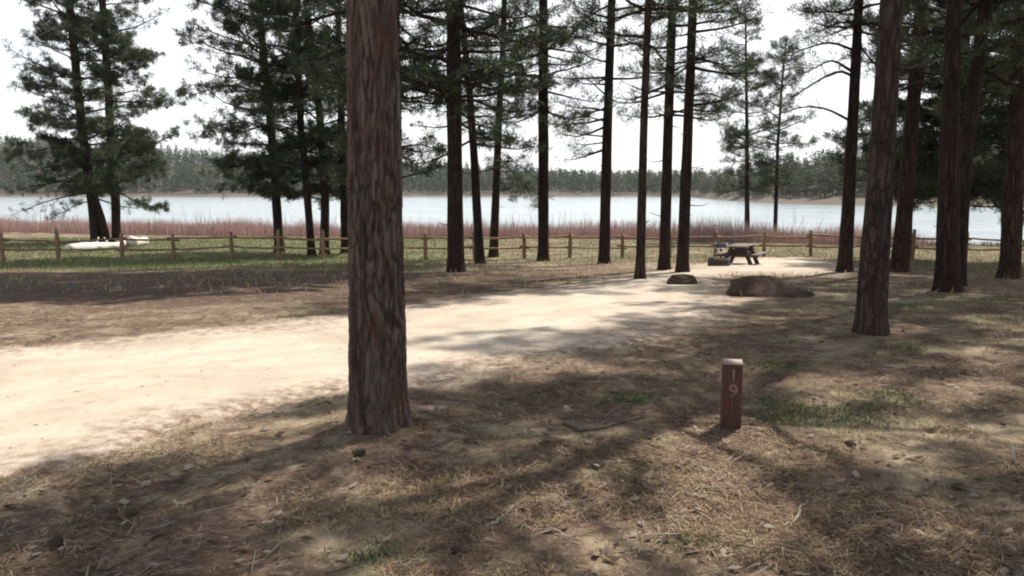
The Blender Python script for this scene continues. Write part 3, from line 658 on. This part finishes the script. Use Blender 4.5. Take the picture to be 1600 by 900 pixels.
# ------------------------------------------------------------------ willow and reed thicket on the near shore
def stems(name, label, n, xr, off, hr, tints, seed, wd=.018, keep=None):
    rng = np.random.default_rng(seed); x = rng.uniform(*xr, n); y = near_shore(x) + rng.uniform(*off, n)
    cl = noise(x / 2.5, y / 2.0, 0, seed)
    k = cl > .30 if keep is None else keep(x, y, cl); x, y, cl = x[k], y[k], cl[k]; n = len(x)
    z = np.maximum(terrain(x, y, False), LAKE_Z) - .05
    h = rng.uniform(*hr, n) * (.55 + .8 * cl); ln = rng.normal(size=(n, 2)) * .14 * h[:, None]; an = rng.random(n) * 3.14
    s = np.stack([np.cos(an), np.sin(an), 0 * an], -1) * wd * .5; b = np.stack([x, y, z], -1); t = b + np.stack([ln[:, 0], ln[:, 1], h], -1); m_ = (b + t) / 2 + np.stack([ln[:, 0] * -.15, ln[:, 1] * .1, 0 * h], -1)
    v = np.stack([b - s, b + s, m_ + s * .8, m_ - s * .8, t], 1).reshape(-1, 3); i = np.arange(n)[:, None] * 5
    # side twigs
    q = i + np.array([[0, 1, 2, 3]]); tr = i + np.array([[3, 2, 4]])
    col = np.repeat(np.array(tints)[rng.integers(0, len(tints), n)] * rng.uniform(.7, 1.3, (n, 1)), 5, 0)
    o = obj(name, mesh(name, v, [q, tr], False, {'tint': col}), M['stems']); return tag(o, label, 'shrubs', kind='stuff')
RED = [(.40, .26, .24), (.46, .33, .30), (.34, .20, .19), (.50, .38, .32)]
stems('willow_thicket', 'reddish leafless willow and reed thicket lining the near lake shore', 95000, (-58, 22), (-13, -.5), (.6, 1.35), RED, 12, .022, lambda x, y, c: (c > .22) & ((x < 0) | (x > -30)))
stems('tall_sprigs', 'taller bare sprigs standing out of the red thicket', 1300, (-45, 20), (-8, -1), (1.5, 2.5), [(.22, .15, .13), (.28, .2, .16)], 13, .03, lambda x, y, c: c > .5)
stems('lakeside_brush', 'low dark brown brush behind the fence at the right', 16000, (17, 62), (-12, -7), (.15, .5), [(.09, .06, .045), (.13, .09, .065), (.16, .12, .08)], 14, .03)

# ------------------------------------------------------------------ split-rail fence
def rail(mb, a, b, r, rng, n=7):
    t = np.linspace(0, 1, n)[:, None]; p = a + (b - a) * t + rng.normal(size=(n, 3)) * np.array([.004, .008, .010]); p[:, 2] -= .02 * np.sin(t[:, 0] * math.pi)
    mb.tube(p, r * (1 + .12 * rng.normal(size=n)), 7, True, .12)
fence_px = [-170, -80, 5, 92, 190, 272, 363, 436, 505, 585, 665, 742, 820, 890, 972, 1046, 1118, 1193, 1267, 1345, 1425, 1507, 1590, 1675, 1760]
rng = np.random.default_rng(5)
def fence_row(x): return np.interp(x, [-200, 90, 363, 665, 890, 1118, 1267, 1425, 1800], [414, 409, 404, 406, 403, 401, 400, 405, 412])
fr_ = P(800, 403)
fence = thing('rail_fence', 'weathered two-rail wooden fence running the whole width before the lake', 'fence', fr_)
fo = fr_
FP = []
for x in fence_px:
    p = P(x, float(fence_row(x))); FP.append(p)
post0 = None
for i, p in enumerate(FP):
    mb = MB(); h = 1.16 + .08 * rng.normal(); l = p - fo
    a = l + np.array([0, 0, -.3]); b = l + np.array([rng.normal() * .03, rng.normal() * .03, h])
    t = np.linspace(0, 1, 7)[:, None]; mb.tube(a + (b - a) * t, np.array([.085, .085, .082, .08, .078, .076, .06]), 8, True, .14); mb.build('post', M['fence'], fence, True)
for i in range(len(FP) - 1):
    for zr in (.46, .86):
        a = FP[i] - fo + np.array([0, -.03, zr + rng.normal() * .035]); b = FP[i + 1] - fo + np.array([0, .03, zr + rng.normal() * .035]); d = (b - a) / np.linalg.norm(b - a)
        mb = MB(); rail(mb, a - d * .22, b + d * .22, .040, rng); mb.build('rail', M['fence'], fence, True)

# ------------------------------------------------------------------ numbered post
pb = P(1141, 672); pt = thing('site_marker_post', 'short red-brown square post numbered 19 with a pale sloping top', 'post', pb, math.radians(-11))
PW = 31 / F * pb[1]; PH = 112 / F * pb[1]
mb = MB(); mb.box((0, 0, PH / 2 - .12), (PW, PW, PH + .20), bev=.008); post = mb.build('post_body', M['post'], pt)
zt = PH - .02
mb = MB(); h = PW / 2 * 1.0
v = [(-h, -h, zt), (h, -h, zt), (h, h, zt), (-h, h, zt), (-h, -h, zt + .008), (h, -h, zt + .008), (h, h, zt + .014), (-h, h, zt + .014)]
mb.add(v, [(0, 3, 2, 1), (4, 5, 6, 7), (0, 1, 5, 4), (2, 3, 7, 6), (1, 2, 6, 5), (3, 0, 4, 7)]); mb.build('post_top', M['cut'], pt)
for ch, zc, xo in (('1', PH * .79, .004), ('9', PH * .575, .006)):
    cu = bpy.data.curves.new('numeral', 'FONT'); cu.body = ch; cu.size = .125; cu.align_x = 'CENTER'; cu.align_y = 'CENTER'; cu.extrude = .003; cu.offset = .0015
    tmp = bpy.data.objects.new('tmp_text', cu); COL.objects.link(tmp)
    dg = bpy.context.evaluated_depsgraph_get(); me = bpy.data.meshes.new_from_object(tmp.evaluated_get(dg)); me.name = 'numeral'
    bpy.data.objects.remove(tmp); o = obj('numeral', me, None, pt); me.materials.clear(); me.materials.append(M['paint'])
    o.location = (xo, -PW / 2 - .0025, zc); o.rotation_euler = (math.radians(90), 0, 0); o['label'] = 'faded pale numeral ' + ch

# ------------------------------------------------------------------ picnic spot
tb = P(1160, 414); TZ = gz(tb[0], tb[1])
tb = P(1157, 413); TZ = gz(tb[0], tb[1])
tab = thing('picnic_table', 'grey weathered picnic table on the sandy pad before the fence', 'picnic table', (tb[0], tb[1], TZ - .01), math.radians(62))
mb = MB()
for k in range(5): mb.box((0, -.31 + k * .155, .74), (1.85, .145, .045), bev=.006)
mb.box((-.6, 0, .70), (.09, .70, .035)); mb.box((.6, 0, .70), (.09, .70, .035)); mb.build('tabletop', M['table'], tab)
for s in (-1, 1):
    mb = MB()
    for k in (-1, 1): mb.box((0, s * .72 + k * .072, .44), (1.85, .135, .045))
    mb.build('bench', M['table'], tab)
for s in (-1, 1):
    mb = MB(); mb.box((s * .66, 0, .40), (.07, 1.66, .10)); mb.box((s * .60, .40, .34), (.09, .15, .80), rx=.42); mb.box((s * .60, -.40, .34), (.09, .15, .80), rx=-.42); mb.box((s * .54, 0, .55), (.04, .80, .14)); mb.build('leg_frame', M['darkwood'], tab)
tab.scale = (.86, .86, .9)
# pedestal grill
gb = P(1126, 406); gr = thing('camp_grill', 'small steel pedestal grill standing left of the picnic table', 'grill', (gb[0], gb[1], gb[2]), math.radians(-25))
mb = MB(); mb.tube(np.array([(0, 0, -.2), (0, 0, .45)]), [.04, .04], 10); mb.build('pedestal', M['steel'], gr, True)
mb = MB(); mb.box((0, 0, .47), (.46, .36, .014), bev=.003); mb.box((-.226, 0, .58), (.012, .36, .22), bev=.003); mb.box((.226, 0, .58), (.012, .36, .22), bev=.003); mb.box((0, .176, .58), (.46, .012, .22), bev=.003); mb.build('firebox', M['ash'], gr)
mb = MB()
for k in range(9): mb.tube(np.array([(-.2 + k * .05, -.19, .66), (-.2 + k * .05, .16, .66)]), [.006, .006], 5)
mb.tube(np.array([(-.22, -.17, .66), (.22, -.17, .66)]), [.008, .008], 5); mb.tube(np.array([(-.22, .15, .66), (.22, .15, .66)]), [.008, .008], 5); mb.build('grate', M['steel'], gr)
# fire ring
fb = P(1123, 416); fr = thing('fire_ring', 'low dark steel fire ring on the sand in front of the picnic table', 'fire ring', fb)
mb = MB(); n = 28; a = np.arange(n) * 2 * math.pi / n
prof = [(.33, -.08), (.33, .24), (.345, .262), (.36, .24), (.36, -.08)]
v = np.array([[r * math.cos(t), r * math.sin(t), z] for r, z in prof for t in a]); q = [(k * n + j, k * n + (j + 1) % n, (k + 1) * n + (j + 1) % n, (k + 1) * n + j) for k in range(4) for j in range(n)]
mb.add(v, q); mb.build('ring_wall', M['steel'], fr, True)
mb = MB()
for k in range(-3, 4): mb.tube(np.array([(-.30, k * .07, .27), (.0, k * .07, .27)]), [.007, .007], 5)
mb.tube(np.array([(-.29, -.24, .27), (-.29, .24, .27)]), [.009, .009], 5); mb.tube(np.array([(0, -.33, .27), (0, .33, .27)]), [.009, .009], 5); mb.build('grate', M['steel'], fr)

# ------------------------------------------------------------------ boulders
def boulder(name, label, loc, size, rz, seed, prof=None, group=None, mat='rock', cuts=42):
    th = np.linspace(0, math.pi, cuts); ph = np.linspace(0, 2 * math.pi, cuts * 2, endpoint=False); TH, PH_ = np.meshgrid(th, ph, indexing='ij')
    d = np.stack([np.sin(TH) * np.cos(PH_), np.sin(TH) * np.sin(PH_), np.cos(TH)], -1)
    r = 1 + .32 * (fbm(d[..., 0] * 1.3 + 5, d[..., 1] * 1.3 + 5, d[..., 2] * 1.3 + 5, seed, 3) - .5) * 2 + .07 * (fbm(d[..., 0] * 7 + 9, d[..., 1] * 7 + 9, d[..., 2] * 7 + 9, seed + 3, 3) - .5) * 2
    rg = np.random.default_rng(seed)
    for _ in range(7):                                             # flat broken faces
        nrm = rg.normal(size=3); nrm[2] = abs(nrm[2]); nrm /= np.linalg.norm(nrm); c = .72 + .2 * rg.random(); dt = (d * nrm).sum(-1); r = np.where(dt * r > c, c / np.maximum(dt, .01), r)
    v = d * r[..., None]
    if prof is not None: v[..., 2] *= prof(v[..., 0])
    v = v * np.array(size); n1, n2 = TH.shape; i = np.arange(n1 - 1)[:, None] * n2; j = np.arange(n2)[None, :]; k = (j + 1) % n2
    o = obj(name, mesh(name, v, [np.stack([i + j, i + n2 + j, i + n2 + k, i + k], -1).reshape(-1, 4)], True), M[mat])
    o.location = loc; o.rotation_euler = (0, 0, rz); return tag(o, label, 'boulder', group)
b1 = P(1208, 464); boulder('boulder', 'long low brown boulder lying beside the sandy pad, larger of two', (b1[0], b1[1] + .35, b1[2] + .0), (.76, .46, .38), math.radians(-6), 21, lambda x: 1.0 - .34 * sstep(.0, .9, x) - .2 * sstep(-.4, -1., x))
b2 = P(1072, 446); boulder('boulder', 'smaller dark boulder at the foot of the three close pines', (b2[0], b2[1] + .25, b2[2] + .02), (.36, .28, .25), .5, 25)
# bleached logs on the left
def log(label, p0, p1, r, group, zoff=0.0, knots=True):
    a, b = P(*p0), P(*p1); c = (a + b) / 2; t = thing('fallen_log', label, 'log', c, 0, group); mb = MB(); n = 12; tt = np.linspace(0, 1, n)[:, None]
    rg = np.random.default_rng(int(p0[0])); p = a + (b - a) * tt - c; p[:, 2] += r * .8 + zoff + .03 * rg.normal(size=n)
    for i in range(n): p[i, 2] = gz(p[i, 0] + c[0], p[i, 1] + c[1]) - c[2] + r * .8 + zoff
    p += rg.normal(size=p.shape) * .02; mb.tube(p, r * (1 - .3 * tt[:, 0]) * (1 + .13 * rg.normal(size=n)), 14, True, .22); mb.build('log_trunk', M['log'], t, True)
    if knots:
        for k in range(3):
            q = p[3 + k * 3]; d = np.array([rg.normal() * .5, rg.normal() * .4, .8]); m2 = MB(); m2.tube(np.array([q, q + d * .25, q + d * .5]), [.05, .04, .02], 6); m2.build('branch_stub', M['log'], t, True)
    return t
log('long bleached fallen log lying behind the fence under the bushy left pines', (106, 395), (186, 389), .24, 'bleached logs at the left')
log('short white log piece just past the end of the long bleached log', (187, 387), (203, 384), .22, 'bleached logs at the left', knots=False)
log('thick white log piece farthest right of the bleached logs', (205, 386), (228, 383), .27, 'bleached logs at the left', knots=False)

# ------------------------------------------------------------------ ground cover close by
def scatter_in(n, rng, ymax=12.0, ymin=2.7, pw=1.0):
    y = ymin + (ymax - ymin) * rng.random(n) ** pw; x = (rng.random(n) * 2 - 1) * (.70 * y + .4); return x, y
def blades(name, label, x, y, h, wd, tint, lean, rng, cat='grass'):
    n = len(x); z = terrain(x, y) - .012; an = rng.random(n) * 6.283; la = rng.random(n) * 6.283; ll = lean * (.3 + rng.random(n)) * h
    s = np.stack([np.cos(an), np.sin(an), 0 * an], -1) * (wd * (.6 + .8 * rng.random(n)))[:, None] * .5
    b = np.stack([x, y, z], -1); hz = h / np.sqrt(1 + (ll / h) ** 2); t = b + np.stack([np.cos(la) * ll, np.sin(la) * ll, hz], -1); m_ = b + np.stack([np.cos(la) * ll * .35, np.sin(la) * ll * .35, hz * .62], -1)
    v = np.stack([b - s, b + s, m_ + s * .8, m_ - s * .8, t], 1).reshape(-1, 3); i = np.arange(n)[:, None] * 5
    o = obj(name, mesh(name, v, [i + np.array([[0, 1, 2, 3]]), i + np.array([[3, 2, 4]])], False, {'tint': np.repeat(tint, 5, 0)}), M['grass']); return tag(o, label, cat, kind='stuff')
rng = np.random.default_rng(77)
x, y = scatter_in(330000, rng, 14, 2.7, 1.1); dn = fbm(x * 1.4, y * 1.4, 0, 91, 4); sdv = poly_sd(x, y)
gv = green(x, y); gv_n = gv
k = (sdv < -.1) & (rng.random(len(x)) < np.clip((dn - .44) * 6, .02, 1) * .42); x, y, dn = x[k], y[k], dn[k]
c1 = np.array([(.36, .295, .19), (.43, .36, .24), (.27, .21, .135), (.27, .26, .13)])[rng.integers(0, 4, len(x))] * rng.uniform(.75, 1.2, (len(x), 1))
blades('dry_grass', 'dry straw-coloured grass matted over the forest floor', x, y, .02 + .045 * rng.random(len(x)) * (dn * 1.4), .0028, c1, 1.4, rng)
x, y = scatter_in(260000, rng, 14, 2.7, 1.1); gv = green(x, y); k = (poly_sd(x, y) < 0) & (rng.random(len(x)) < np.clip(gv ** 1.15 * (noise(x * 4, y * 4, 0, 3) * 3.2) - .02, 0, 1)); x, y = x[k], y[k]; gvk = gv[k]
c2 = np.array([(.045, .085, .030), (.065, .11, .038), (.12, .14, .06), (.035, .065, .026)])[rng.integers(0, 4, len(x))] * rng.uniform(.8, 1.2, (len(x), 1))
blades('green_grass', 'fresh green grass tufts sprouting around the numbered post', x, y, .03 + .05 * rng.random(len(x)) * (.4 + gvk), .005, c2, 1.0, rng)
x = rng.uniform(-36, 30, 150000); y = rng.uniform(14, 52, 150000); gv = green(x, y); k = (poly_sd(x, y) < 0) & (rng.random(len(x)) < .15 + gv * .8) & (np.abs(x) < .72 * y + 1); x, y, gv = x[k], y[k], gv[k]
gr_ = np.array([(.105, .155, .05), (.14, .185, .065), (.22, .22, .10)])[rng.integers(0, 3, len(x))]; dr_ = np.array([(.36, .29, .18), (.29, .22, .13)])[rng.integers(0, 2, len(x))]
isg = (rng.random(len(x)) < gv * 1.2)[:, None]; cc = np.where(isg, gr_, dr_) * rng.uniform(.8, 1.2, (len(x), 1))
blades('meadow_grass', 'rough green and straw grass along the fence', x, y, .06 + .14 * rng.random(len(x)), .02, cc, .8, rng)
# needle litter: thin straws lying flat
x, y = scatter_in(220000, rng, 12, 2.7, 1.15); sdv = poly_sd(x, y); dn = fbm(x * 2.1, y * 2.1, 0, 95, 3); k = (sdv < -.02 + .35 * rng.random(len(x)) ** 4 + 3 * (rng.random(len(x)) < .012)) & (rng.random(len(x)) < np.clip(dn * 5 - 2.0, .05, 1)); x, y = x[k], y[k]; n = len(x)
z = terrain(x, y) + .004 + .016 * rng.random(n); an = rng.random(n) * 6.283; L = .035 + .055 * rng.random(n); d = np.stack([np.cos(an), np.sin(an), rng.normal(size=n) * .22], -1) * (L / 2)[:, None]
s = np.stack([-np.sin(an), np.cos(an), 0 * an], -1) * (.0011 + .0011 * rng.random(n))[:, None]; c = np.stack([x, y, z], -1)
v = np.stack([c - d - s, c - d + s, c + d + s, c + d - s], 1).reshape(-1, 3); tn = np.array([(.19, .125, .075), (.25, .17, .105), (.13, .085, .057), (.33, .26, .17), (.11, .08, .055)])[rng.integers(0, 5, n)] * rng.uniform(.8, 1.2, (n, 1))
tag(obj('needle_litter', mesh('needle_litter', v, [np.arange(len(v)).reshape(-1, 4)], False, {'tint': np.repeat(tn, 4, 0)}), M['litter']), 'fallen brown pine needles strewn over the ground', 'needles', kind='stuff')
x, y = scatter_in(9000, rng, 12, 2.7, 1.1); k = (poly_sd(x, y) < -.05) | (rng.random(len(x)) < .03); k &= rng.random(len(x)) < noise(x * 1.7, y * 1.7, 0, 44) * 1.2; x, y = x[k], y[k]; n = len(x)
an = rng.random(n) * 6.283; L = .012 + .03 * rng.random(n) ** 2; W = L * (.25 + .4 * rng.random(n)); tw = rng.random(n) < .3; L = np.where(tw, .05 + .12 * rng.random(n), L); W = np.where(tw, .003, W)
u = np.stack([np.cos(an), np.sin(an), rng.normal(size=n) * .15], -1) * L[:, None]; w_ = np.stack([-np.sin(an), np.cos(an), rng.normal(size=n) * .3], -1) * W[:, None]; c = np.stack([x, y, terrain(x, y) + .016], -1); up_ = np.array([0, 0, .006])
v = np.stack([c - u - w_ * .6, c - u * .3 + w_, c + u + w_ * .4, c + u * .4 - w_, c + up_], 1).reshape(-1, 3); i = np.arange(n)[:, None, None] * 5 + np.array([(0, 4, 1), (1, 4, 2), (2, 4, 3), (3, 4, 0)])[None]
tn = np.array([(.075, .05, .038), (.12, .08, .058), (.17, .12, .09), (.24, .20, .16)])[rng.integers(0, 4, n)]
tag(obj('bark_litter', mesh('bark_litter', v, [i.reshape(-1, 3)], False, {'tint': np.repeat(tn, 5, 0)}), M['litter']), 'small bark chips and twigs mixed in the needles', 'debris', kind='stuff')
# loose stones in the drive
x, y = scatter_in(4000, rng, 15, 3.5, 1.0); k = (poly_sd(x, y) > -.3) & (rng.random(len(x)) < noise(x * 1.2, y * 1.2, 0, 66) ** 2 * 1.6); x, y = x[k], y[k]; n = len(x)
r = .004 + .010 * rng.random(n) ** 3; oc = np.array([(1, 0, 0), (0, 1, 0), (-1, 0, 0), (0, -1, 0), (0, 0, .35), (0, 0, -.35)]); v = (oc[None] * (1 + .35 * rng.normal(size=(n, 6, 1)))) * r[:, None, None] + np.stack([x, y, terrain(x, y) + .022 + r * .1], -1)[:, None]
fc = np.array([(0, 1, 4), (1, 2, 4), (2, 3, 4), (3, 0, 4), (1, 0, 5), (2, 1, 5), (3, 2, 5), (0, 3, 5)]); tn = np.array([(.50, .41, .31), (.40, .31, .24), (.58, .50, .40)])[rng.integers(0, 3, n)]
tag(obj('loose_gravel', mesh('loose_gravel', v.reshape(-1, 3), [(np.arange(n)[:, None, None] * 6 + fc).reshape(-1, 3)], False, {'tint': np.repeat(tn, 6, 0)}), M['litter']), 'small loose stones on the sandy drive', 'gravel', kind='stuff')

# ------------------------------------------------------------------ sticks and cones
def stick(label, pxs, r, mat='stick', lift=0.0, side=(), group='fallen sticks on the forest floor'):
    pts = np.array([P(*q) for q in pxs]); c = pts.mean(0); tt = np.linspace(0, len(pts) - 1, 12); p = np.stack([np.interp(tt, np.arange(len(pts)), pts[:, a]) for a in range(3)], -1)
    rg = np.random.default_rng(int(pxs[0][0])); p[:, :2] += rg.normal(size=(12, 2)) * .006; p[:, 2] = terrain(p[:, 0], p[:, 1]) + r * .8 + lift * np.sin(np.linspace(0, 3.14, 12)); mb = MB(); mb.tube(p - c, r * np.linspace(1.1, .5, 12), 7, True, .15)
    for (i, dx, dy, dz) in side: q = p[i] - c; mb.tube(np.array([q, q + np.array([dx, dy, dz]) * .5, q + np.array([dx, dy, dz])]), [r * .5, r * .4, r * .2], 5)
    o = mb.build('fallen_stick', M[mat], None, True); o.location = c; return tag(o, label, 'stick', group)
stick('dark curved fallen branch left of the numbered post', [(882, 664), (905, 676), (940, 672), (975, 660), (1000, 655)], .016, side=[(3, .05, -.12, .05), (7, .1, .12, .06)])
stick('thin stick lying in front of the numbered post', [(1108, 698), (1128, 710), (1152, 724)], .009)
stick('pale forked stick on the needles below the thick trunk', [(762, 822), (785, 812), (802, 803)], .009, 'palestick', side=[(6, .05, .06, .03)])
stick('thin twig on the shaded ground right of the drive', [(1420, 790), (1445, 770), (1460, 760)], .006)
stick('small pale stick in the patchy grass below the numbered post', [(1236, 826), (1250, 800), (1262, 782)], .007, 'palestick')
stick('short twig near the base of the thick trunk', [(662, 702), (690, 696), (715, 688)], .007)
p = P(1583, 724); mb = MB(); mb.tube(np.array([(0, 0, -.03), (-.004, .0, .05), (-.012, .01, .12)]), [.012, .011, .008], 7, True, .15); o = mb.build('wooden_peg', M['palestick'], None, True); o.location = p; tag(o, 'short pale broken peg sticking up from the shade at the right', 'peg')
def cone_mesh():
    mb = MB(); n = 60
    mb.tube(np.array([(-.04, 0, 0), (-.02, 0, 0), (.01, 0, 0), (.04, 0, 0)]), [.012, .022, .02, .006], 8)
    for k in range(n):
        t = k / n; a = k * 2.4; r = .026 * math.sin(math.pi * (t * .8 + .15)); x = -.035 + .08 * t; rd_ = np.array([0, math.cos(a), math.sin(a)]); tg = np.array([0, -math.sin(a), math.cos(a)])
        b = np.array([x, 0, 0]) + rd_ * r * .5; tip = np.array([x + .010, 0, 0]) + rd_ * (r + .010); mb.add([b - tg * .008, b + tg * .008, tip + tg * .005, tip - tg * .005], [(0, 1, 2, 3)])
    v, g = mb.arrays(); me = mesh('pine_cone', v, g); me.materials.append(M['cone']); return me
CM = cone_mesh()
for lab, q, s in [('dark pine cone on shaded needles below the drive at lower left', (196, 812), 1.1), ('pine cone in front of the thick trunk', (560, 716), 1.1), ('pine cone in the grass right of the numbered post', (1330, 700), 1.0),
                  ('pine cone low in the needles at the bottom centre', (720, 868), 1.1), ('pine cone on the shaded ground at the far right', (1500, 770), 1.1), ('pine cone beside the dark curved branch', (850, 700), 1.0), ('pine cone nearest the lower left corner', (90, 862), 1.1)]:
    o = bpy.data.objects.new('pine_cone', CM); COL.objects.link(o); p = P(*q); o.location = (p[0], p[1], p[2] + .018 * s); o.rotation_euler = (random.random() * 6, .1, random.random() * 6); s *= .8; o.scale = (s, s, s); tag(o, lab, 'pine cone', 'fallen pine cones')
